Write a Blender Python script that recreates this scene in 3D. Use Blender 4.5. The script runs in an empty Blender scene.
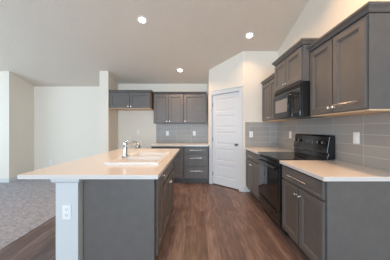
import bpy, bmesh, math, random
from mathutils import Vector, Matrix
random.seed(7)
C = bpy.context.scene.collection
scene = bpy.context.scene
PI = math.pi

# ------------------------------------------------------------------ camera
F = 185.0
cam_d = bpy.data.cameras.new('camera')
cam = bpy.data.objects.new('camera', cam_d)
C.objects.link(cam)
cam_d.sensor_width = 36.0
cam_d.lens = F / 390.0 * 36.0
cam_d.shift_x = -1.0 / 390.0
cam_d.shift_y = -1.0 / 390.0
cam_d.clip_start = 0.02
cam.location = (0, 0, 1.28)
cam.rotation_euler = (PI / 2, 0, 0)
scene.camera = cam

# ------------------------------------------------------------------ view, world
vs = scene.view_settings
vs.view_transform = 'Standard'
vs.look = 'None'
vs.exposure = 0.0
vs.gamma = 1.0
vs.use_curve_mapping = False
w = bpy.data.worlds.new('daylight')
scene.world = w
w.use_nodes = True
w.node_tree.nodes['Background'].inputs[0].default_value = (0.62, 0.78, 1.0, 1)
w.node_tree.nodes['Background'].inputs[1].default_value = 1.2

# ------------------------------------------------------------------ daylight through the windows of the room
REAR = -8.0  # unseen rear wall, set far back to flatten the daylight falloff
LEFT = -6.2
def area(name, loc, rot, sx, sy, power, col):
    l = bpy.data.lights.new(name, 'AREA')
    l.shape = 'RECTANGLE'; l.size = sx; l.size_y = sy
    l.energy = power; l.color = col
    o = bpy.data.objects.new(name, l)
    o.location = loc; o.rotation_euler = rot
    C.objects.link(o)
    return o
DAY = (0.64, 0.83, 1.02)
area('window_daylight_rear', (-1.0, REAR + 0.02, 1.26), (PI / 2, 0, 0), 4.8, 2.3, 620, DAY)  # unseen rear opening, enlarged and distant for even fill
area('window_daylight_living', (LEFT + 0.02, 1.6, 1.45), (PI / 2, 0, -PI / 2), 3.6, 1.7, 85, DAY)
CAN_POWER = 16.0
CAN_COL = (1.0, 0.61, 0.32)

# ------------------------------------------------------------------ materials
def nt(name):
    m = bpy.data.materials.new(name); m.use_nodes = True
    t = m.node_tree
    return m, t, t.nodes['Principled BSDF']
def setp(b, **k):
    for n, v in k.items():
        b.inputs[n].default_value = v
def coords(t, scale=(1, 1, 1), rot=(0, 0, 0), loc=(0, 0, 0)):
    tc = t.nodes.new('ShaderNodeTexCoord')
    mp = t.nodes.new('ShaderNodeMapping')
    t.links.new(tc.outputs['Object'], mp.inputs['Vector'])
    mp.inputs['Scale'].default_value = scale
    mp.inputs['Rotation'].default_value = rot
    mp.inputs['Location'].default_value = loc
    return mp
def noisy(name, col, var=0.05, scale=40, rough=0.5, bump=0.0, metallic=0.0, detail=3, stretch=(1, 1, 1), bdist=0.002, spec=0.5):
    m, t, b = nt(name)
    mp = coords(t, stretch)
    n = t.nodes.new('ShaderNodeTexNoise')
    n.inputs['Scale'].default_value = scale
    n.inputs['Detail'].default_value = detail
    t.links.new(mp.outputs[0], n.inputs['Vector'])
    r = t.nodes.new('ShaderNodeValToRGB')
    r.color_ramp.elements[0].position = 0.3
    r.color_ramp.elements[1].position = 0.7
    r.color_ramp.elements[0].color = tuple(max(0, c * (1 - var)) for c in col) + (1,)
    r.color_ramp.elements[1].color = tuple(min(1, c * (1 + var)) for c in col) + (1,)
    t.links.new(n.outputs['Fac'], r.inputs[0])
    t.links.new(r.outputs[0], b.inputs['Base Color'])
    setp(b, Roughness=rough, Metallic=metallic)
    b.inputs['Specular IOR Level'].default_value = spec
    if bump:
        bp = t.nodes.new('ShaderNodeBump')
        bp.inputs['Strength'].default_value = bump
        bp.inputs['Distance'].default_value = bdist
        t.links.new(n.outputs['Fac'], bp.inputs['Height'])
        t.links.new(bp.outputs[0], b.inputs['Normal'])
    return m
def emis(name, col, s):
    m, t, b = nt(name)
    setp(b, Roughness=0.6)
    b.inputs['Base Color'].default_value = col + (1,)
    b.inputs['Emission Color'].default_value = col + (1,)
    b.inputs['Emission Strength'].default_value = s
    return m

M = {}
M['wall'] = noisy('wall_paint', (0.82, 0.745, 0.64), 0.015, 60, 0.75, 0.15)
M['ceiling'] = noisy('ceiling_texture_paint', (0.71, 0.625, 0.53), 0.04, 55, 0.85, 0.5, bdist=0.004)
M['trim'] = noisy('white_trim_paint', (0.66, 0.67, 0.67), 0.01, 30, 0.4)
M['door'] = noisy('white_door_paint', (0.67, 0.67, 0.67), 0.01, 30, 0.35)
M['cabinet'] = noisy('grey_cabinet_paint', (0.139, 0.126, 0.117), 0.05, 14, 0.40, 0.03, spec=0.4)
M['toe'] = noisy('toe_kick_paint', (0.10, 0.09, 0.083), 0.05, 20, 0.5)
M['maple'] = noisy('natural_maple', (0.72, 0.50, 0.30), 0.10, 9, 0.45, stretch=(1, 6, 6))
M['quartz'] = noisy('cream_quartz', (0.75, 0.70, 0.66), 0.05, 260, 0.16, detail=5)
M['sink'] = noisy('white_enamel', (0.90, 0.90, 0.91), 0.01, 10, 0.12)
M['nickel'] = noisy('satin_nickel', (0.72, 0.70, 0.67), 0.03, 40, 0.25, metallic=1.0)
M['chrome'] = noisy('polished_chrome', (0.62, 0.62, 0.62), 0.02, 40, 0.10, metallic=1.0)
M['black'] = noisy('black_enamel', (0.010, 0.010, 0.011), 0.1, 30, 0.10)
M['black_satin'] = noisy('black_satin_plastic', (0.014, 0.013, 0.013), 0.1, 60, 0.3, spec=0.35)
M['glass_black'] = noisy('black_glass', (0.012, 0.012, 0.014), 0.1, 12, 0.04, spec=1.0)
M['mesh_window'] = noisy('screened_glass_with_reflection', (0.30, 0.27, 0.245), 0.2, 400, 0.22)  # pale base colour stands in for the window's reflection
M['burner'] = noisy('burner_print', (0.07, 0.07, 0.07), 0.1, 60, 0.2)
M['plastic'] = noisy('white_plastic', (0.86, 0.86, 0.84), 0.01, 20, 0.35)
M['slot'] = noisy('dark_slot', (0.05, 0.05, 0.05), 0.05, 20, 0.5)
M['metal_dark'] = noisy('aged_nickel', (0.33, 0.31, 0.29), 0.05, 40, 0.3, metallic=1.0)
M['lamp'] = emis('lamp_lens', (1.0, 0.86, 0.70), 9.0)
M['display'] = noisy('clock_display', (0.03, 0.035, 0.035), 0.1, 100, 0.08)

def wood_floor():
    m, t, b = nt('wood_plank_floor')
    mp = coords(t, (1, 1, 1), (0, 0, PI / 2))
    br = t.nodes.new('ShaderNodeTexBrick')
    br.offset = 0.37; br.offset_frequency = 2
    br.inputs['Scale'].default_value = 1.0
    br.inputs['Brick Width'].default_value = 1.22
    br.inputs['Row Height'].default_value = 0.125
    br.inputs['Mortar Size'].default_value = 0.0012
    br.inputs['Mortar Smooth'].default_value = 0.2
    br.inputs['Color1'].default_value = (0, 0, 0, 1)
    br.inputs['Color2'].default_value = (1, 1, 1, 1)
    br.inputs['Mortar'].default_value = (0.5, 0.5, 0.5, 1)
    t.links.new(mp.outputs[0], br.inputs['Vector'])
    # grain, shifted plank by plank
    mp2 = coords(t, (16, 2.2, 1))
    add = t.nodes.new('ShaderNodeVectorMath'); add.operation = 'MULTIPLY_ADD'
    add.inputs[1].default_value = (9, 17, 5)
    t.links.new(br.outputs['Color'], add.inputs[0])
    t.links.new(mp2.outputs[0], add.inputs[2])
    n = t.nodes.new('ShaderNodeTexNoise')
    n.inputs['Scale'].default_value = 1.7; n.inputs['Detail'].default_value = 6
    n.inputs['Distortion'].default_value = 0.6
    t.links.new(add.outputs[0], n.inputs['Vector'])
    mx = t.nodes.new('ShaderNodeMath'); mx.operation = 'MULTIPLY_ADD'
    mx.inputs[1].default_value = 0.26
    t.links.new(br.outputs['Color'], mx.inputs[0])
    sub = t.nodes.new('ShaderNodeMath'); sub.operation = 'MULTIPLY_ADD'
    sub.inputs[1].default_value = 1.1; sub.inputs[2].default_value = -0.16
    t.links.new(n.outputs['Fac'], sub.inputs[0])
    t.links.new(sub.outputs[0], mx.inputs[2])
    r = t.nodes.new('ShaderNodeValToRGB')
    e = r.color_ramp.elements
    e[0].position = 0.1; e[0].color = (0.066, 0.044, 0.040, 1)
    e[1].position = 0.95; e[1].color = (0.30, 0.225, 0.208, 1)
    k = e.new(0.5); k.color = (0.148, 0.098, 0.089, 1)
    t.links.new(mx.outputs[0], r.inputs[0])
    dk = t.nodes.new('ShaderNodeMix'); dk.data_type = 'RGBA'
    dk.inputs['B'].default_value = (0.05, 0.03, 0.022, 1)
    t.links.new(br.outputs['Fac'], dk.inputs['Factor'])
    t.links.new(r.outputs[0], dk.inputs['A'])
    t.links.new(dk.outputs['Result'], b.inputs['Base Color'])
    setp(b, Roughness=0.42)
    bp = t.nodes.new('ShaderNodeBump'); bp.inputs['Strength'].default_value = 0.15
    bp.inputs['Distance'].default_value = 0.002
    t.links.new(n.outputs['Fac'], bp.inputs['Height'])
    t.links.new(bp.outputs[0], b.inputs['Normal'])
    return m
M['wood'] = wood_floor()
def carpet():
    m, t, b = nt('grey_cut_pile_carpet')
    mp = coords(t, (1, 1, 1), (0, 0, 0.6))
    n = t.nodes.new('ShaderNodeTexNoise'); n.inputs['Scale'].default_value = 14
    n.inputs['Detail'].default_value = 4
    n2 = t.nodes.new('ShaderNodeTexVoronoi'); n2.inputs['Scale'].default_value = 45
    t.links.new(mp.outputs[0], n.inputs['Vector']); t.links.new(mp.outputs[0], n2.inputs['Vector'])
    a = t.nodes.new('ShaderNodeMath'); a.operation = 'MULTIPLY_ADD'; a.inputs[1].default_value = 0.55
    t.links.new(n2.outputs['Distance'], a.inputs[0]); t.links.new(n.outputs['Fac'], a.inputs[2])
    r = t.nodes.new('ShaderNodeValToRGB')
    r.color_ramp.elements[0].position = 0.45; r.color_ramp.elements[0].color = (0.25, 0.24, 0.255, 1)
    r.color_ramp.elements[1].position = 1.0; r.color_ramp.elements[1].color = (0.46, 0.455, 0.49, 1)
    t.links.new(a.outputs[0], r.inputs[0]); t.links.new(r.outputs[0], b.inputs['Base Color'])
    setp(b, Roughness=0.95)
    bp = t.nodes.new('ShaderNodeBump'); bp.inputs['Strength'].default_value = 0.6
    bp.inputs['Distance'].default_value = 0.008
    t.links.new(a.outputs[0], bp.inputs['Height']); t.links.new(bp.outputs[0], b.inputs['Normal'])
    return m
M['carpet'] = carpet()
def tile(name, axis, off):
    # stacked 0.405 x 0.105 m tiles; axis = horizontal axis of the wall
    m, t, b = nt(name)
    tc = t.nodes.new('ShaderNodeTexCoord')
    sp = t.nodes.new('ShaderNodeSeparateXYZ'); t.links.new(tc.outputs['Object'], sp.inputs[0])
    cb = t.nodes.new('ShaderNodeCombineXYZ')
    t.links.new(sp.outputs[axis], cb.inputs[0]); t.links.new(sp.outputs['Z'], cb.inputs[1])
    ad = t.nodes.new('ShaderNodeVectorMath'); ad.operation = 'ADD'
    ad.inputs[1].default_value = (off + 40.5, -0.91 + 10.5, 0)
    t.links.new(cb.outputs[0], ad.inputs[0])
    br = t.nodes.new('ShaderNodeTexBrick'); br.offset = 0.0; br.squash = 1.0
    br.inputs['Scale'].default_value = 1.0
    br.inputs['Brick Width'].default_value = 0.405
    br.inputs['Row Height'].default_value = 0.105
    br.inputs['Mortar Size'].default_value = 0.0018
    br.inputs['Mortar Smooth'].default_value = 0.1
    br.inputs['Color1'].default_value = (0.33, 0.305, 0.28, 1)
    br.inputs['Color2'].default_value = (0.37, 0.345, 0.315, 1)
    br.inputs['Mortar'].default_value = (0.60, 0.57, 0.53, 1)
    t.links.new(ad.outputs[0], br.inputs['Vector'])
    t.links.new(br.outputs['Color'], b.inputs['Base Color'])
    setp(b, Roughness=0.42)
    bp = t.nodes.new('ShaderNodeBump'); bp.inputs['Strength'].default_value = 0.4
    bp.inputs['Distance'].default_value = 0.002; bp.invert = True
    t.links.new(br.outputs['Fac'], bp.inputs['Height']); t.links.new(bp.outputs[0], b.inputs['Normal'])
    return m
M['tile_y'] = tile('grey_tile_side_wall', 'Y', -1.833)
M['tile_x'] = tile('grey_tile_back_wall', 'X', 0.12)

# ------------------------------------------------------------------ mesh helpers
def box(bm, x0, x1, y0, y1, z0, z1):
    vs_ = [bm.verts.new((x, y, z)) for z in (z0, z1) for x, y in ((x0, y0), (x1, y0), (x1, y1), (x0, y1))]
    for f in ((3, 2, 1, 0), (4, 5, 6, 7), (0, 1, 5, 4), (1, 2, 6, 5), (2, 3, 7, 6), (3, 0, 4, 7)):
        bm.faces.new([vs_[i] for i in f])
def loft(bm, rings, cap0=True, cap1=True):
    vv = [[bm.verts.new(p) for p in r] for r in rings]
    n = len(vv[0])
    for a, b in zip(vv, vv[1:]):
        for i in range(n):
            bm.faces.new((a[i], a[(i + 1) % n], b[(i + 1) % n], b[i]))
    if cap0: bm.faces.new(vv[0][::-1])
    if cap1: bm.faces.new(vv[-1])
def tube(bm, pts, r, n=12):
    pts = [Vector(p) for p in pts]
    rs = r if isinstance(r, (list, tuple)) else [r] * len(pts)
    rings = []
    t0 = (pts[1] - pts[0]).normalized()
    up = Vector((0, 0, 1)) if abs(t0.z) < 0.9 else Vector((1, 0, 0))
    nrm = t0.cross(up).normalized()
    for i, p in enumerate(pts):
        a = pts[max(i - 1, 0)]; b = pts[min(i + 1, len(pts) - 1)]
        t = (b - a).normalized()
        nrm = (nrm - t * nrm.dot(t)).normalized()
        bi = t.cross(nrm)
        rings.append([tuple(p + (nrm * math.cos(k * 2 * PI / n) + bi * math.sin(k * 2 * PI / n)) * rs[i]) for k in range(n)])
    loft(bm, rings)
def lathe(bm, prof, center, axis='z', n=20):
    # prof: list of (r, h)
    rings = []
    for r, h in prof:
        ring = []
        for k in range(n):
            a = 2 * PI * k / n
            c, s = r * math.cos(a), r * math.sin(a)
            p = {'z': (c, s, h), '-y': (c, -h, s), 'y': (c, h, s)}[axis]
            ring.append((p[0] + center[0], p[1] + center[1], p[2] + center[2]))
        rings.append(ring)
    loft(bm, rings)
def obj(name, bm, mat, parent=None, bevel=0.0, smooth=False, label=None):
    bmesh.ops.recalc_face_normals(bm, faces=bm.faces)
    me = bpy.data.meshes.new(name)
    bm.to_mesh(me); bm.free()
    o = bpy.data.objects.new(name, me)
    C.objects.link(o)
    me.materials.append(M[mat])
    if parent: o.parent = parent
    if smooth:
        for p in me.polygons: p.use_smooth = True
        me.set_sharp_from_angle(angle=math.radians(40))
    if bevel:
        md = o.modifiers.new('bevel', 'BEVEL'); md.width = bevel; md.segments = 2
        md.limit_method = 'ANGLE'
    if label: o['label'] = label
    return o
def nb(): return bmesh.new()
def one(name, mat, *b, parent=None, bevel=0.0, label=None):
    bm = nb()
    for x in b: box(bm, *x)
    return obj(name, bm, mat, parent, bevel, label=label)
def thing(name, label, cat, loc, rotz=0.0, group=None):
    o = bpy.data.objects.new(name, None); C.objects.link(o)
    o.empty_display_size = 0.1
    o.location = loc; o.rotation_euler = (0, 0, rotz)
    o['label'] = label; o['category'] = cat
    if group: o['group'] = group
    return o
def tag(o, label, cat, group=None):
    o['label'] = label; o['category'] = cat
    if group: o['group'] = group
    return o
def struct(o, label=None):
    o['kind'] = 'structure'
    if label: o['label'] = label
    return o

# ------------------------------------------------------------------ key planes
S = 0.31
def ceil_z(y): return 4.03 - S * y if y > 0 else 4.03 + 0.15 * y
XR = 1.667          # right wall
YB = 4.96           # kitchen back wall
YP = 3.764          # pantry return wall
YL = 5.095          # living room back wall
TOP = 0.91
TH = 0.036

def prism(name, pts, z0=0.0, z1=None, mat='wall'):
    bm = nb()
    def top(p): return z1 if z1 is not None else ceil_z(p[1])
    loft(bm, [[(p[0], p[1], z0) for p in pts], [(p[0], p[1], top(p)) for p in pts]])
    return struct(obj(name, bm, mat))

# ------------------------------------------------------------------ structure
T = 0.11
CX = -2.068
floor = struct(one('floor', 'wood', (CX, XR + T, REAR - T, YB + 0.2, -0.1, 0.0)))
carp = struct(one('floor_carpet', 'carpet', (LEFT - T, CX, REAR - T, YL + T, -0.1, 0.006)))
bm = nb()
sec = [(REAR - T, ceil_z(REAR - T)), (0, ceil_z(0)), (YL + T, ceil_z(YL + T))]
loft(bm, [[(x, y, z) for y, z in sec] + [(x, y, z + 0.12) for y, z in sec[::-1]] for x in (LEFT - T, XR + T)])
struct(obj('ceiling', bm, 'ceiling'))
E = 0.0
def wallbox(name, x0, x1, y0, y1, z0=0.0, z1=None):
    ys = [y0, y1]
    if y0 < 0 < y1:                      # follow the ridge
        bm = nb()
        low = [(y0, z0), (0, z0), (y1, z0)]
        up = [(y, ceil_z(y) if z1 is None else z1) for y in (y1, 0, y0)]
        loft(bm, [[(x, y, z) for y, z in low + up] for x in (x0, x1)])
        return struct(obj(name, bm, 'wall'))
    return prism(name, [(x0, y0), (x1, y0), (x1, y1), (x0, y1)], z0, z1)
wallbox('wall_right', XR, XR + T, REAR - T, YB + T)
wallbox('wall_back', -2.09, XR, YB, YB + T)
wallbox('wall_living_back', -4.457, -2.30, YL, YL + T)
wallbox('wall_nook', -2.30, -2.09, 4.41, YL + T)
wallbox('wall_living_side', -4.457 - T, -4.457, 4.41, YL + T)
wallbox('wall_living_front', LEFT, -4.457 - T, 4.41, 4.41 + T)
# left wall and rear wall with their window openings
def holed_wall(name, pts_fn, u0, u1, h0, h1, v0, v1, topz):
    # ring of quads round an opening, extruded by pts_fn(u, z, depth)
    bm = nb()
    us = [u0, h0, h1, u1]
    def tz(u): return topz(u)
    cols = sorted(set(us + [0.0] if u0 < 0 < u1 and topz(0.0) != topz(u0) else us))
    for a, b in zip(cols, cols[1:]):
        inside = a >= h0 - 1e-6 and b <= h1 + 1e-6
        segs = [(0, 0, v0, v0), (v1, v1, tz(a), tz(b))] if inside else [(0, 0, tz(a), tz(b))]
        for za, zb, zc, zd in segs:
            if zc - za < 1e-4: continue
            loft(bm, [[pts_fn(a, za, d), pts_fn(b, zb, d), pts_fn(b, zd, d), pts_fn(a, zc, d)] for d in (0, T)])
    return struct(obj(name, bm, 'wall'))
holed_wall('wall_left', lambda u, z, d: (LEFT - d, u, z), REAR, 4.41 + T, -0.2, 3.4, 0.6, 2.3, ceil_z)
holed_wall('wall_rear', lambda u, z, d: (u, REAR - d, z), LEFT, XR, -3.4, 1.4, 0.10, 2.42, lambda u: ceil_z(REAR))
def window(name, fn, u0, u1, v0, v1, nmull):
    bm = nb()
    def b(a0, a1, c0, c1):
        p = fn(a0, c0, 0.02); q = fn(a1, c1, 0.08)
        box(bm, *(sorted((p[0], q[0])) + sorted((p[1], q[1])) + sorted((p[2], q[2]))))
    b(u0, u0 + 0.05, v0, v1); b(u1 - 0.05, u1, v0, v1)
    b(u0 + 0.05, u1 - 0.05, v0, v0 + 0.05); b(u0 + 0.05, u1 - 0.05, v1 - 0.05, v1)
    for k in range(1, nmull):
        c = u0 + (u1 - u0) * k / nmull
        b(c - 0.025, c + 0.025, v0 + 0.05, v1 - 0.05)
    return struct(obj(name, bm, 'trim'))
window('window_1', lambda u, z, d: (u, REAR - d, z), -3.4, 1.4, 0.10, 2.42, 4)
window('window_2', lambda u, z, d: (LEFT - d, u, z), -0.2, 3.4, 0.6, 2.3, 3)

# corner pantry: return wall, angled wall with door, left flank
P1 = Vector((0.956, YP)); P2 = Vector((0.307, 4.37))
L = (P2 - P1).length
dv = (P2 - P1) / L
nv = Vector((dv.y, -dv.x))            # away from the pantry?
if nv.dot(Vector((0, 0)) - P1) < 0: nv = -nv   # nv faces the kitchen
prism('wall_pantry_right', [(0.956, YP), (XR, YP), (XR, YP + T), (1.0, YP + T)])
prism('wall_pantry_left', [(0.307, 4.37), (0.307 + T, 4.43), (0.307 + T, YB), (0.307, YB)])
DO0, DO1, DH = 0.075, L - 0.085, 2.075     # door opening along the angled wall (from the right end)
def A(s, d):                             # s along wall from P1, d out into the kitchen
    p = P1 + dv * s + nv * d
    return (p.x, p.y)
bm = nb()
def seg(s0, s1, z0, ztop, d0=-T, d1=0.0):
    q = [A(s0, d1), A(s1, d1), A(s1, d0), A(s0, d0)]
    loft(bm, [[(x, y, z0) for x, y in q], [(x, y, ceil_z(y) if ztop is None else ztop) for x, y in q]])
seg(0.0, DO0, 0, None); seg(DO1, L, 0, None)
seg(DO0, DO1, DH, None)
struct(obj('wall_pantry_door', bm, 'wall'))
# casing
bm = nb()
seg(DO0 - 0.065, DO0 + 0.006, 0, DH + 0.072, 0.0, 0.016)
seg(DO1 - 0.006, DO1 + 0.065, 0, DH + 0.072, 0.0, 0.016)
seg(DO0 + 0.006, DO1 - 0.006, DH - 0.006, DH + 0.072, 0.0, 0.016)
seg(DO0 - 0.075, DO1 + 0.075, DH + 0.072, DH + 0.084, 0.0, 0.024)
seg(DO0, DO0 + 0.016, 0, DH, -T, 0.0); seg(DO1 - 0.016, DO1, 0, DH, -T, 0.0)
seg(DO0 + 0.016, DO1 - 0.016, DH - 0.014, DH, -T, 0.0)
struct(obj('trim_1', bm, 'trim', bevel=0.003))

def panel_front(bm, x0, x1, z0, z1, y, t, loops):
    """Door face towards -y: slab from y (back) to y - t, loops = (inset, depth below the face)."""
    rings = [[(x0, y, z0), (x1, y, z0), (x1, y, z1), (x0, y, z1)],
             [(x0, y - t + 0.002, z0), (x1, y - t + 0.002, z0), (x1, y - t + 0.002, z1), (x0, y - t + 0.002, z1)]]
    for i, d in loops:
        rings.append([(x0 + i, y - t + d, z0 + i), (x1 - i, y - t + d, z0 + i), (x1 - i, y - t + d, z1 - i), (x0 + i, y - t + d, z1 - i)])
    loft(bm, rings)
SHAKER = [(0.003, 0), (0.052, 0), (0.056, 0.004), (0.064, 0.004), (0.070, 0.011), (0.082, 0.011)]
SLAB = [(0.003, 0), (0.018, 0), (0.024, 0.005), (0.030, 0.005)]

# door leaf: five stacked panels
ang = math.atan2(-dv.y, -dv.x)           # local +x runs from the left jamb to the right one
pl = A(DO1 - 0.018, -0.012)
door = thing('door_1', 'white five-panel pantry door', 'door', (pl[0], pl[1], 0.022), ang)
struct(door); del door['category']
DW = DO1 - DO0 - 0.036
bm = nb()
rows = 5
st, rl, HH = 0.095, 0.085, DH - 0.014 - 0.026
box(bm, 0, st, 0, 0.035, 0, HH); box(bm, DW - st, DW, 0, 0.035, 0, HH)
ph = (HH - 0.17 - 0.10 - (rows - 1) * rl) / rows
z = 0.17
box(bm, st, DW - st, 0, 0.035, 0, 0.17)
for k in range(rows):
    z1 = z + ph
    # recessed raised panel
    rings = []
    for i, d in [(0, 0), (0.008, 0.005), (0.030, 0.005), (0.045, 0.002)]:
        rings.append([(st + i, d, z + i), (DW - st - i, d, z + i), (DW - st - i, d, z1 - i), (st + i, d, z1 - i)])
    loft(bm, [[(x, 0.034, zz) for x, _, zz in rings[0]]] + rings)
    top = z1 + (rl if k < rows - 1 else 0.10)
    box(bm, st, DW - st, 0, 0.035, z1, min(top, HH))
    z = z1 + rl
obj('door_leaf', bm, 'door', door)
bm = nb()
lathe(bm, [(0.030, 0), (0.030, 0.006), (0.012, 0.010), (0.011, 0.028), (0.024, 0.036), (0.028, 0.048), (0.024, 0.060), (0.010, 0.064)], (DW - 0.06, 0, 0.93), '-y')
obj('door_knob', bm, 'metal_dark', door, smooth=True)
for hz in (0.22, 1.02, 1.82):
    bm = nb(); tube(bm, [(-0.006, -0.006, hz - 0.045), (-0.006, -0.006, hz + 0.045)], 0.006, 8)
    box(bm, -0.012, 0.012, -0.003, 0.0, hz - 0.044, hz + 0.044)
    obj('hinge', bm, 'metal_dark', door)

# island pony wall with its capital
PX0, PX1, PY0, PY1 = -1.168, -0.982, 1.54, 3.06
wallbox('wall_island', PX0, PX1, PY0, PY1, 0, TOP - TH - 0.042).data.materials[0] = M['trim']
bm = nb()
z0 = TOP - TH - 0.042
rect = lambda o, z: [(PX0 - o, PY0 - o, z), (PX1 + o, PY0 - o, z), (PX1 + o, PY1 + o, z), (PX0 - o, PY1 + o, z)]
loft(bm, [rect(0.0, z0 + 0.0), rect(0.010, z0 + 0.002), rect(0.020, z0 + 0.012), rect(0.024, z0 + 0.018), rect(0.024, TOP - TH)])
# notch for the cabinet backs stays clear: the capital ends above them
struct(obj('trim_2', bm, 'trim'))

# baseboards
def baseboard(name, *b):
    o = one(name, 'trim', *b, bevel=0.004); return struct(o)
BH = 0.10
baseboard('baseboard_living_back', (-4.457, -2.30, YL - 0.014, YL, 0.006, BH))
baseboard('baseboard_living_side', (-4.457, -4.443, 4.396, YL - 0.014, 0.006, BH))
baseboard('baseboard_living_front', (LEFT, -4.457, 4.396, 4.41, 0.006, BH))
baseboard('baseboard_nook_end', (-2.314, -2.076, 4.396, 4.41, 0.006, BH))
baseboard('baseboard_nook_left', (-2.314, -2.30, 4.41, YL - 0.014, 0.006, BH))
baseboard('baseboard_nook_right', (-2.09, -2.076, 4.41, YB, 0, BH))
baseboard('baseboard_nook_back', (-2.076, -1.08, YB - 0.014, YB, 0, BH))
baseboard('baseboard_pantry', (0.962, 1.02, YP - 0.014, YP, 0, BH))
baseboard('baseboard_left', (LEFT, LEFT + 0.014, REAR, 4.396, 0.006, BH))
baseboard('baseboard_right', (XR - 0.014, XR, REAR, 1.44, 0, BH))

# ------------------------------------------------------------------ cabinets
def rect_ring(x0, x1, y0, y1, z): return [(x0, y0, z), (x1, y0, z), (x1, y1, z), (x0, y1, z)]
def knob(parent, x, z, y=-0.02):
    bm = nb()
    lathe(bm, [(0.008, 0), (0.006, 0.004), (0.0055, 0.014), (0.013, 0.018), (0.0155, 0.023), (0.013, 0.028), (0.004, 0.030)], (x, y, z), '-y', 14)
    return obj('knob', bm, 'nickel', parent, smooth=True)
def pull(parent, x0, x1, z, y=-0.02, r=0.006):
    bm = nb()
    tube(bm, [(x0, y - 0.028, z), (x1, y - 0.028, z)], r, 10)
    for x in (x0 + 0.18 * (x1 - x0), x1 - 0.18 * (x1 - x0)):
        tube(bm, [(x, y, z), (x, y - 0.028, z)], r * 0.8, 8)
    return obj('handle', bm, 'nickel', parent, smooth=True)
def front(parent, name, x0, x1, z0, z1, style):
    bm = nb(); panel_front(bm, x0, x1, z0, z1, -0.0005, 0.02, style)
    return obj(name, bm, 'cabinet', parent)
def base_cabinet(label, loc, rot, W, D, split, fronts, group=None, end=None):
    t = thing('base_cabinet', label, 'cabinet', loc, rot, group)
    H = TOP - TH
    bm = nb()
    box(bm, 0.001, W - 0.001, 0, D, 0.105, H)
    obj('carcass', bm, 'cabinet', t, bevel=0.001)
    one('toe_kick', 'toe', (0.001, W - 0.001, 0.07, D, 0.0, 0.105), parent=t)
    if end == 'low':   # finished end panel reaching the floor, at local x = 0
        one('end_panel', 'cabinet', (-0.045, -0.030, -0.004, D, 0.0, H), parent=t, bevel=0.001)
        one('back_panel', 'cabinet', (-0.030, 0.001, D - 0.012, D, 0.0, H), parent=t)
    if end == 'high':
        one('end_panel', 'cabinet', (W - 0.001, W + 0.012, 0.0, D, 0.0, H), parent=t, bevel=0.001)
    for f in fronts:
        fr = front(t, f['n'], f['x'][0], f['x'][1], f['z'][0], f['z'][1], f.get('s', SHAKER))
        if 'k' in f: knob(fr, *f['k'])
        if 'p' in f: pull(fr, *f['p'])
    return t
def wall_cabinet(label, loc, rot, W, D, H, doors, crown_l=True, crown_r=True, group=None, under='cabinet', ch=0.065):
    t = thing('wall_cabinet', label, 'cabinet', loc, rot, group)
    one('carcass', 'cabinet', (0.001, W - 0.001, 0, D, 0.012, H), parent=t, bevel=0.001)
    u = one('bottom_panel', under, (0.002, W - 0.002, 0.001, D, 0.0, 0.012), parent=t)
    if under == 'maple': u['label'] = 'natural maple underside'
    bm = nb()
    rings = []
    for o, z in [(0.0, -0.012), (0.008, -0.010), (0.008, 0.004), (0.016, 0.012), (0.022, 0.026), (0.036, 0.042), (0.042, 0.046), (0.042, ch - 0.002), (0.040, ch)]:
        l = o if crown_l else 0; r = o if crown_r else 0
        rings.append(rect_ring(0.001 - l, W - 0.001 + r, -o - 0.001, D, H + z))
    # the crown starts just above the box so nothing overlaps
    rings = [[(x, y, max(zz, H)) if False else (x, y, zz) for x, y, zz in r] for r in rings[2:]]
    rings = [[(x, y, max(zz, H + 0.0005)) for x, y, zz in r] for r in rings]
    loft(bm, rings)
    obj('crown_moulding', bm, 'cabinet', t)
    for f in doors:
        fr = front(t, f['n'], f['x'][0], f['x'][1], f['z'][0], f['z'][1], f.get('s', SHAKER))
        if 'k' in f: knob(fr, *f['k'])
        if 'p' in f: pull(fr, *f['p'])
    return t
def two_doors(W, z0, z1, kz, m=0.014, g=0.012, ko=0.028):
    c = W / 2
    return [dict(n='door', x=(m, c - g / 2), z=(z0, z1), k=(c - g / 2 - ko, kz)),
            dict(n='door', x=(c + g / 2, W - m), z=(z0, z1), k=(c + g / 2 + ko, kz))]
RR = -PI / 2       # faces -X
RI = PI / 2        # faces +X
# right wall, base run
GB = 'base cabinets along the tiled right wall'
BF = 1.03
Wn = 2.19 - 1.462
fr = [dict(n='drawer', x=(0.014, Wn - 0.014), z=(0.715, 0.855), s=SLAB, p=(0.20, 0.53, 0.785))]
fr += two_doors(Wn, 0.13, 0.695, 0.625)
base_cabinet('grey base cabinet nearest the camera right of the range, plain end panel facing us', (BF, 2.19, 0), RR, Wn, XR - BF - 0.012, None, fr, GB, 'high')
Wf = YP - 2.957
fr = [dict(n='drawer', x=(0.02, Wf - 0.02), z=(0.715, 0.855), s=SLAB, p=(0.25, 0.53, 0.785))]
fr += two_doors(Wf, 0.13, 0.695, 0.625)
base_cabinet('grey base cabinet in the corner between black range and pantry wall', (BF, YP - 0.001, 0), RR, Wf - 0.002, XR - BF - 0.012, None, fr, GB)
tag(one('worktop', 'quartz', (0.987, XR - 0.010, 1.43, 2.188, TOP - TH, TOP), bevel=0.003), 'cream worktop on the near right cabinet, in front of the range', 'worktop', 'worktops on the right wall')
tag(one('worktop', 'quartz', (0.987, XR - 0.010, 2.957, YP - 0.010, TOP - TH, TOP), bevel=0.003), 'short cream worktop in the corner behind the range beside the pantry', 'worktop', 'worktops on the right wall')
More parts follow.
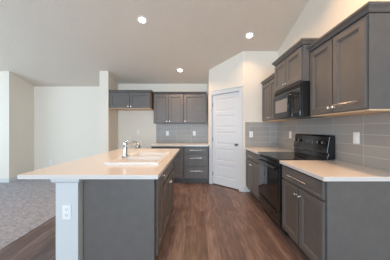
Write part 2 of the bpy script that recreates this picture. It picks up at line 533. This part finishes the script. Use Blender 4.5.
# right wall, upper run
GU = 'wall cabinets along the right wall'
UF = 1.36
Wn = 2.19 - 1.452
z0, z1 = 0.018, 0.745
d = two_doors(Wn, z0, z1, 0.066)
d[1]['k'] = (Wn / 2 + 0.006 + 0.022, 0.066)
t = wall_cabinet('large grey two-door wall cabinet nearest the camera, upper right', (UF, 2.19, 1.425), RR, Wn, XR - UF, 0.765, d, crown_l=True, crown_r=True, group=GU, under='maple')
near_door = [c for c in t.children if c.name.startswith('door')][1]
b_ = pull(near_door, Wn / 2 + 0.045, Wn - 0.055, 0.082, r=0.0045); b_.name = 'bright_bar'  # thin satin bar on two posts along the bottom rail
b_['label'] = 'long bright bar across the foot of the door'
Wf = YP - 2.957
wall_cabinet('grey two-door wall cabinet against the pantry wall, left of the microwave', (UF, YP - 0.001, 1.425), RR, Wf - 0.002, XR - UF, 0.74, two_doors(Wf, z0, 0.72, 0.06), crown_l=False, crown_r=False, group=GU, under='maple')
Wm = 2.955 - 2.192
wall_cabinet('raised grey two-door wall cabinet directly above the black microwave', (1.27, 2.955, 1.852), RR, Wm, XR - 1.27, 0.425, two_doors(Wm, 0.014, 0.405, 0.05), group=GU)
# back wall
fr = []
Wd = 0.58
for z0_, z1_, pz in ((0.715, 0.855, 0.785), (0.42, 0.70, 0.60), (0.13, 0.405, 0.30)):
    fr.append(dict(n='drawer', x=(0.016, Wd - 0.016), z=(z0_, z1_), s=SLAB, p=(0.15, 0.43, pz)))
GBB = 'base cabinets on the back wall'
base_cabinet('grey three-drawer base cabinet on the back wall beside the pantry door', (-0.29, 4.355, 0), 0, Wd, YB - 4.355 - 0.012, None, fr, GBB)
Wd = 0.762
fr = []
for z0_, z1_, pz in ((0.715, 0.855, 0.785),):
    fr.append(dict(n='drawer', x=(0.016, Wd - 0.016), z=(z0_, z1_), s=SLAB, p=(0.22, 0.54, pz)))
fr += two_doors(Wd, 0.13, 0.695, 0.625)
base_cabinet('grey base cabinet on the back wall mostly hidden behind the island', (-1.053, 4.355, 0), 0, Wd, YB - 4.355 - 0.012, None, fr, GBB)
tag(one('worktop', 'quartz', (-1.065, 0.300, 4.31, YB - 0.010, TOP - TH, TOP), bevel=0.003), 'pale worktop along the back wall under the tiled backsplash', 'worktop')
GUB = 'wall cabinets on the back wall'
WA = 0.755
wall_cabinet('grey two-door wall cabinet on the back wall, left of the single-door one', (-1.068, 4.65, 1.42), 0, WA, YB - 4.65, 0.74, two_doors(WA, 0.018, 0.72, 0.055), crown_l=False, crown_r=False, group=GUB, ch=0.05)  # grey undersides on the back wall pair stand in for unlit maple
WB = 0.58
wall_cabinet('grey single-door wall cabinet on the back wall beside the pantry', (-0.311, 4.65, 1.42), 0, WB, YB - 4.65, 0.74,
             [dict(n='door', x=(0.014, WB - 0.03), z=(0.018, 0.72), k=(0.042, 0.055))], crown_l=False, crown_r=False, group=GUB, ch=0.05)
WF = 0.985
wall_cabinet('short deep two-door cabinet hanging over the empty fridge nook', (-2.085, 4.45, 1.775), 0, WF, YB - 4.45, 0.385, two_doors(WF, 0.018, 0.365, 0.05), crown_l=False, crown_r=True, group=GUB, ch=0.05, under='maple')

# island cabinets, facing the aisle (+X)
IF = -0.365
W1 = 0.292
fr = [dict(n='door', x=(0.03, W1 - 0.01), z=(0.13, 0.855), k=(W1 - 0.045, 0.80))]
base_cabinet('narrow island cabinet with the flat grey end panel facing the camera', (IF, 1.645, 0), RI, W1, 0.605, None, fr, 'island cabinets', 'low')
W2 = 0.915
fr = [dict(n='false_drawer_front', x=(0.014, W2 - 0.014), z=(0.70, 0.855), s=SLAB)]
fr += two_doors(W2, 0.13, 0.664, 0.60)
t = base_cabinet('wide grey two-door sink cabinet in the island, facing the aisle', (IF, 1.6455 + W1 + 0.001, 0), RI, W2, 0.605, None, fr, 'island cabinets')
for c in t.children:            # this cabinet is open inside for the bowls
    if c.name.startswith('carcass'):
        bm = nb()
        box(bm, 0.001, 0.018, 0.02, 0.605, 0.105, TOP - TH); box(bm, W2 - 0.018, W2 - 0.001, 0.02, 0.605, 0.105, TOP - TH)
        box(bm, 0.018, W2 - 0.018, 0.02, 0.605, 0.105, 0.123); box(bm, 0.018, W2 - 0.018, 0.593, 0.605, 0.123, TOP - TH)
        box(bm, 0.001, W2 - 0.001, 0.0, 0.0195, 0.105, 0.660); box(bm, 0.001, W2 - 0.001, 0.0, 0.0195, 0.705, TOP - TH)
        bmesh.ops.recalc_face_normals(bm, faces=bm.faces)
        bm.to_mesh(c.data); bm.free()
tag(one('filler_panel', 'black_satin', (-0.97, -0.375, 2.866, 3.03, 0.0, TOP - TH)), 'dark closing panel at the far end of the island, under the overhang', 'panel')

# island worktop with sink cut-out
IX0, IX1, IY0, IY1 = -1.44, -0.306, 1.49, 3.49
SX0, SX1, SY0, SY1 = -0.945, -0.385, 1.90, 2.74
def slab_hole(x, y, hx, hy, z0, z1):
    bm = nb()
    xs = [x[0], hx[0], hx[1], x[1]]; ys = [y[0], hy[0], hy[1], y[1]]
    v = {}
    for i, a in enumerate(xs):
        for j, b in enumerate(ys):
            for k, z in enumerate((z0, z1)): v[i, j, k] = bm.verts.new((a, b, z))
    for i in range(3):
        for j in range(3):
            if (i, j) == (1, 1): continue
            for k in (0, 1): bm.faces.new((v[i, j, k], v[i + 1, j, k], v[i + 1, j + 1, k], v[i, j + 1, k]))
    for i in range(3):
        for j in (0, 3): bm.faces.new((v[i, j, 0], v[i + 1, j, 0], v[i + 1, j, 1], v[i, j, 1]))
        for j in (0, 3): bm.faces.new((v[j, i, 0], v[j, i + 1, 0], v[j, i + 1, 1], v[j, i, 1]))
    for j in (1, 2): bm.faces.new((v[1, j, 0], v[2, j, 0], v[2, j, 1], v[1, j, 1]))
    for i in (1, 2): bm.faces.new((v[i, 1, 0], v[i, 2, 0], v[i, 2, 1], v[i, 1, 1]))
    return bm
tag(obj('worktop', slab_hole((IX0, IX1), (IY0, IY1), (SX0 + 0.02, SX1 - 0.02), (SY0 + 0.02, SY1 - 0.02), TOP - TH, TOP), 'quartz', bevel=0.003),
    'large cream worktop of the kitchen island, holding the sink', 'worktop')
# sink: rim + two bowls
def sink():
    t = thing('kitchen_sink', 'white double-bowl drop-in sink set into the island worktop', 'sink', (0, 0, TOP))
    bm = nb()
    x0, x1, y0, y1 = SX0, SX1, SY0, SY1
    zt = 0.022
    bxs = (x0 + 0.085, x1 - 0.032)
    bys = [(y0 + 0.062, (y0 + y1) / 2 - 0.014), ((y0 + y1) / 2 + 0.014, y1 - 0.034)]
    xs = [x0, bxs[0], bxs[1], x1]; ys = [y0, bys[0][0], bys[0][1], bys[1][0], bys[1][1], y1]
    V = {}
    for i, a in enumerate(xs):
        for j, b in enumerate(ys): V[i, j] = bm.verts.new((a, b, zt))
    for i in range(3):
        for j in range(5):
            if i == 1 and j in (1, 3): continue
            bm.faces.new((V[i, j], V[i + 1, j], V[i + 1, j + 1], V[i, j + 1]))
    # outer skirt of the rim
    ring = [V[i, 0] for i in range(4)] + [V[3, j] for j in range(1, 6)] + [V[i, 5] for i in (2, 1, 0)] + [V[0, j] for j in (4, 3, 2, 1)]
    low = [bm.verts.new((v.co.x, v.co.y, 0.0005)) for v in ring]
    for k in range(len(ring)):
        bm.faces.new((ring[k], ring[(k + 1) % len(ring)], low[(k + 1) % len(ring)], low[k]))
    rim = obj('rim', bm, 'sink', t, bevel=0.004)
    for (b0, b1) in bys:
        bm = nb()
        R = lambda i, z: [(bxs[0] + i, b0 + i, z), (bxs[1] - i, b0 + i, z), (bxs[1] - i, b1 - i, z), (bxs[0] + i, b1 - i, z)]
        loft(bm, [R(-0.004, 0.021), R(-0.004, -0.19), R(0.02, -0.20), R(0.05, -0.20), R(0.04, -0.188), R(0.012, -0.180), R(0.0, -0.165), R(0.0, 0.0215)], False, False)
        # close bottom
        vs2 = [bm.verts.new(p) for p in R(0.04, -0.188)]; bm.faces.new(vs2)
        bw = obj('bowl', bm, 'sink', t)
        bm = nb(); lathe(bm, [(0.042, -0.188), (0.042, -0.185), (0.03, -0.184), (0.02, -0.187)], ((bxs[0] + bxs[1]) / 2, (b0 + b1) / 2, 0.0), 'z')
        obj('drain', bm, 'chrome', bw, smooth=True)
    return t
sink()
# faucet
FX, FY, FZ = -0.885, 2.32, TOP + 0.0225
f = thing('kitchen_faucet', 'chrome single-lever faucet standing on the sink rim', 'faucet', (FX, FY, FZ))
bm = nb()
def oval(h, s): return [(0.030 * s * math.cos(a), 0.115 * s * math.sin(a), h) for a in [2 * PI * k / 28 for k in range(28)]]
loft(bm, [oval(0, 1), oval(0.006, 1), oval(0.010, 0.9)])
obj('base_plate', bm, 'chrome', f, smooth=True)
bm = nb()
lathe(bm, [(0.030, 0.009), (0.029, 0.02), (0.024, 0.035), (0.022, 0.12), (0.024, 0.15), (0.025, 0.17), (0.021, 0.185), (0.008, 0.192)], (0, 0, 0), 'z')
obj('body', bm, 'chrome', f, smooth=True)
bm = nb()
tube(bm, [(0.015, 0, 0.13), (0.045, 0, 0.155), (0.08, 0, 0.180), (0.105, 0, 0.183), (0.132, 0, 0.172), (0.147, 0, 0.148)], [0.017, 0.017, 0.017, 0.019, 0.023, 0.026], 14)
sp_ = obj('spout', bm, 'chrome', f, smooth=True)
bm = nb()
tube(bm, [(0.145, 0, 0.152), (0.154, 0, 0.134), (0.160, 0, 0.112), (0.162, 0, 0.104)], [0.027, 0.031, 0.031, 0.024], 14)
obj('spray_head', bm, 'metal_dark', f, smooth=True, label='darker spray head')
bm = nb()
tube(bm, [(0.0, 0, 0.180), (0.02, 0.0, 0.20), (0.05, 0.0, 0.222), (0.082, 0.0, 0.262)], [0.012, 0.008, 0.006, 0.0065], 10)
obj('lever_handle', bm, 'chrome', f, smooth=True)

# ------------------------------------------------------------------ backsplashes
tag(one('backsplash', 'tile_y', (XR - 0.009, XR - 0.0005, 1.44, YP - 0.0005, 0.86, 1.4245)), 'long grey stacked-tile backsplash behind the range on the right wall', 'backsplash', 'tiled backsplashes')
tag(one('backsplash', 'tile_x', (1.0, XR - 0.010, YP - 0.009, YP - 0.0005, 0.9105, 1.42)), 'small grey tiled backsplash on the pantry return wall, in the corner', 'backsplash', 'tiled backsplashes')
tag(one('backsplash', 'tile_x', (-1.065, 0.3065, YB - 0.009, YB - 0.0005, 0.9105, 1.4195)), 'grey tiled backsplash on the back wall under the far cabinets', 'backsplash', 'tiled backsplashes')

# ------------------------------------------------------------------ electric range
def make_range():
    Wd = 0.757
    t = thing('electric_range', 'black freestanding electric range between the right-hand cabinets', 'range', (1.03, 2.9525, 0), RR)
    D = XR - 1.03 - 0.012
    one('body', 'black_satin', (0, Wd, 0.0, D - 0.002, 0.10, 0.895), (0.0, Wd, 0.03, D - 0.002, 0.03, 0.10), parent=t, bevel=0.002)
    for x in (0.05, Wd - 0.05):
        for y in (0.07, D - 0.07):
            bm = nb(); lathe(bm, [(0.018, 0.0), (0.018, 0.012), (0.010, 0.014), (0.010, 0.03)], (x, y, 0), 'z', 12)
            obj('foot', bm, 'black_satin', t)
    ct = one('cooktop', 'glass_black', (0.0, Wd, -0.042, D - 0.10, 0.895, 0.918), parent=t, bevel=0.006)
    for x, y, r in ((0.19, 0.12, 0.11), (0.56, 0.12, 0.085), (0.19, 0.38, 0.085), (0.56, 0.38, 0.11)):
        bm = nb()
        n = 36
        vi = [bm.verts.new((x + (r - 0.004) * math.cos(2 * PI * k / n), y + (r - 0.004) * math.sin(2 * PI * k / n), 0.9188)) for k in range(n)]
        vo = [bm.verts.new((x + r * math.cos(2 * PI * k / n), y + r * math.sin(2 * PI * k / n), 0.9188)) for k in range(n)]
        for k in range(n): bm.faces.new((vi[k], vi[(k + 1) % n], vo[(k + 1) % n], vo[k]))
        obj('burner_ring', bm, 'burner', ct)
    # oven door
    dr = one('oven_door', 'black', (0.006, Wd - 0.006, -0.035, -0.0005, 0.285, 0.865), parent=t, bevel=0.005)
    one('window', 'glass_black', (0.06, Wd - 0.06, -0.0375, -0.0355, 0.34, 0.745), parent=dr, bevel=0.0008, label='dark glass oven window')
    bm = nb()
    tube(bm, [(0.05, -0.072, 0.80), (Wd - 0.05, -0.072, 0.80)], 0.012, 12)
    for x in (0.075, Wd - 0.075): tube(bm, [(x, -0.034, 0.80), (x, -0.072, 0.80)], 0.010, 10)
    obj('handle', bm, 'black', dr, smooth=True)
    dw = one('storage_drawer', 'black', (0.006, Wd - 0.006, -0.030, -0.0005, 0.105, 0.272), parent=t, bevel=0.005)
    one('drawer_grip', 'black_satin', (0.12, Wd - 0.12, -0.040, -0.0305, 0.225, 0.250), parent=dw, bevel=0.004)
    # backguard with sloping face
    y1 = D - 0.002
    bm = nb()
    sec = [(y1 - 0.095, 0.9195), (y1 - 0.080, 0.985), (y1 - 0.098, 0.992), (y1 - 0.095, 1.02), (y1 - 0.068, 1.185), (y1 - 0.055, 1.205), (y1 - 0.01, 1.205), (y1, 1.195), (y1, 0.9195)]
    loft(bm, [[(x, y, z) for y, z in sec] for x in (0.0, Wd)])
    bg = obj('backguard', bm, 'black', t, bevel=0.003)
    one('trim_strip', 'metal_dark', (0.012, Wd - 0.012, y1 - 0.1015, y1 - 0.0985, 0.996, 1.001), parent=bg, label='thin bright trim line')
    def face(z): return y1 - 0.095 + 0.027 * (z - 1.02) / 0.165
    for x in (0.07, 0.16, Wd - 0.16, Wd - 0.07):
        zc = 1.112; yc = face(zc)
        bm = nb()
        lathe(bm, [(0.030, 0), (0.030, 0.004), (0.021, 0.007), (0.019, 0.026), (0.015, 0.029), (0.004, 0.030)], (x, yc, zc), '-y', 18)
        k = obj('knob', bm, 'black_satin', bg, smooth=True)
        one('pointer', 'nickel', (x - 0.0035, x + 0.0035, yc - 0.033, yc - 0.0295, zc - 0.016, zc + 0.018), parent=k, label='silver pointer')
    one('display', 'display', (Wd / 2 - 0.09, Wd / 2 + 0.09, face(1.10) - 0.005, face(1.10) + 0.012, 1.085, 1.14), parent=bg, bevel=0.002)
    bm = nb()
    for k in range(6): box(bm, Wd / 2 - 0.085 + k * 0.03, Wd / 2 - 0.067 + k * 0.03, face(1.05) - 0.003, face(1.05) + 0.01, 1.045, 1.055)
    obj('buttons', bm, 'burner', bg)
make_range()

# ------------------------------------------------------------------ microwave
def make_microwave():
    Wd = 0.757
    X0 = 1.262
    t = thing('microwave_oven', 'black over-the-range microwave hung under the raised wall cabinet', 'microwave', (X0, 2.9525, 1.432), RR)
    D = XR - X0 - 0.012
    H = 0.414
    one('body', 'black_satin', (0, Wd, 0, D, 0.0, H), parent=t, bevel=0.002)
    # vent grille on top
    bm = nb()
    box(bm, 0.004, Wd - 0.004, -0.010, -0.0005, H - 0.062, H - 0.003)
    for k in range(4):
        z = H - 0.056 + k * 0.013
        box(bm, 0.012, Wd - 0.012, -0.019, -0.010, z, z + 0.006)
    vg = obj('vent_grille', bm, 'black_satin', t)
    one('trim_strip', 'metal_dark', (0.008, Wd - 0.008, -0.0305, -0.0285, H - 0.078, H - 0.073), parent=vg, label='thin bright trim line')
    dx = 0.575
    dr = one('door', 'black', (0.004, dx, -0.028, -0.0005, 0.006, H - 0.068), parent=t, bevel=0.004)
    one('window', 'mesh_window', (0.085, dx - 0.125, -0.0315, -0.0285, 0.085, H - 0.145), parent=dr, bevel=0.001, label='screened viewing window, pale reflection in its colour')
    bm = nb()
    tube(bm, [(dx - 0.035, -0.028, 0.05), (dx - 0.035, -0.055, 0.07), (dx - 0.035, -0.066, 0.17), (dx - 0.035, -0.055, H - 0.14), (dx - 0.035, -0.028, H - 0.12)], 0.009, 10)
    obj('handle', bm, 'black', dr, smooth=True)
    cp = one('control_panel', 'glass_black', (dx + 0.004, Wd - 0.004, -0.026, -0.0005, 0.006, H - 0.068), parent=t, bevel=0.003)
    one('display', 'display', (dx + 0.03, Wd - 0.03, -0.0275, -0.0265, H - 0.125, H - 0.09), parent=cp)
    bm = nb()
    for r in range(6):
        for c in range(3):
            x = dx + 0.034 + c * 0.042; z = 0.05 + r * 0.029
            box(bm, x, x + 0.03, -0.0275, -0.0262, z, z + 0.018)
    obj('keypad', bm, 'burner', cp)
    one('task_lamp', 'metal_dark', (0.30, 0.46, 0.05, 0.11, -0.004, -0.0005), parent=t, label='lamp cover underneath')
make_microwave()

# ------------------------------------------------------------------ outlets
def outlet_proto(label, cat, loc, rotz, group, kind='outlet'):
    t = thing('wall_outlet' if kind == 'outlet' else 'light_switch', label, cat, loc, rotz, group)
    one('cover_plate', 'plastic', (-0.036, 0.036, -0.006, 0, -0.06, 0.06), parent=t, bevel=0.002)
    if kind == 'outlet':
        for z in (-0.024, 0.024):
            s = one('socket', 'plastic', (-0.016, 0.016, -0.0085, -0.006, z - 0.014, z + 0.014), parent=t, bevel=0.0008)
            one('slots', 'slot', (-0.008, -0.005, -0.009, -0.0083, z - 0.002, z + 0.008), (0.005, 0.008, -0.009, -0.0083, z - 0.002, z + 0.008), (-0.002, 0.002, -0.009, -0.0083, z - 0.010, z - 0.006), parent=s, label='dark slots')
    else:
        one('rocker', 'plastic', (-0.017, 0.017, -0.010, -0.006, -0.033, 0.033), parent=t, bevel=0.001)
    return t
GO = 'white outlet covers'
outlet_proto('white outlet low on the white end of the island wall', 'outlet', (-1.073, PY0 - 0.0005, 0.589), 0, GO)
outlet_proto('white cover plate on the right tile above the near worktop', 'switch', (XR - 0.0095, 1.91, 1.187), RR, GO, 'switch')
outlet_proto('white cover plate on the right tile just left of the range', 'outlet', (XR - 0.0095, 3.246, 1.178), RR, GO)
outlet_proto('white cover plate on the tiled pantry return wall', 'outlet', (1.118, YP - 0.0095, 1.172), 0, GO)
outlet_proto('left one of two outlets on the back wall tile', 'outlet', (-0.764, YB - 0.0095, 1.165), 0, GO)
outlet_proto('right one of two outlets on the back wall tile', 'outlet', (-0.045, YB - 0.0095, 1.165), 0, GO)
outlet_proto('white outlet on the bare wall inside the fridge nook', 'outlet', (-1.547, YB - 0.0005, 1.19), 0, GO)
outlet_proto('white outlet low on the far living room wall left of the island', 'outlet', (-4.0, YL - 0.0005, 0.385), 0, GO)

# ------------------------------------------------------------------ recessed ceiling lights
tilt = math.atan(S)
def can(x, y, label, power=1.0):
    z = ceil_z(y)
    t = thing('recessed_light', label, 'ceiling light', (x, y, z), 0, 'recessed ceiling lights')
    t.rotation_euler = (-tilt, 0, 0)
    bm = nb()
    n = 32
    prof = [(0.085, 0.0005), (0.085, -0.004), (0.076, -0.007), (0.058, -0.006), (0.052, -0.001)]
    rings = [[(r * math.cos(2 * PI * k / n), r * math.sin(2 * PI * k / n), h) for k in range(n)] for r, h in prof]
    loft(bm, rings, False, False)
    obj('trim_ring', bm, 'plastic', t, smooth=True)
    bm = nb(); lathe(bm, [(0.054, -0.0005), (0.054, -0.002), (0.046, -0.0045)], (0, 0, 0), 'z', 28)
    obj('lens', bm, 'lamp', t, label='glowing warm lens')
    l = bpy.data.lights.new('can_light', 'AREA'); l.shape = 'DISK'; l.size = 0.11
    l.energy = CAN_POWER * power; l.color = CAN_COL; l.spread = math.radians(140)
    o = bpy.data.objects.new('can_light', l); C.objects.link(o)
    o.location = (0, 0, -0.008); o.parent = t
can(-0.888, 3.058, 'glowing recessed ceiling light on the left, over the island')
can(0.975, 3.373, 'glowing recessed ceiling light on the right, near the range wall', 0.5)
can(-0.379, 4.384, 'glowing recessed ceiling light farthest back, before the back cabinets')
# one more fitting added overhead, out of view, to warm the right side
can(0.975, 1.70, 'added unseen recessed light above the near right worktop', 1.8)
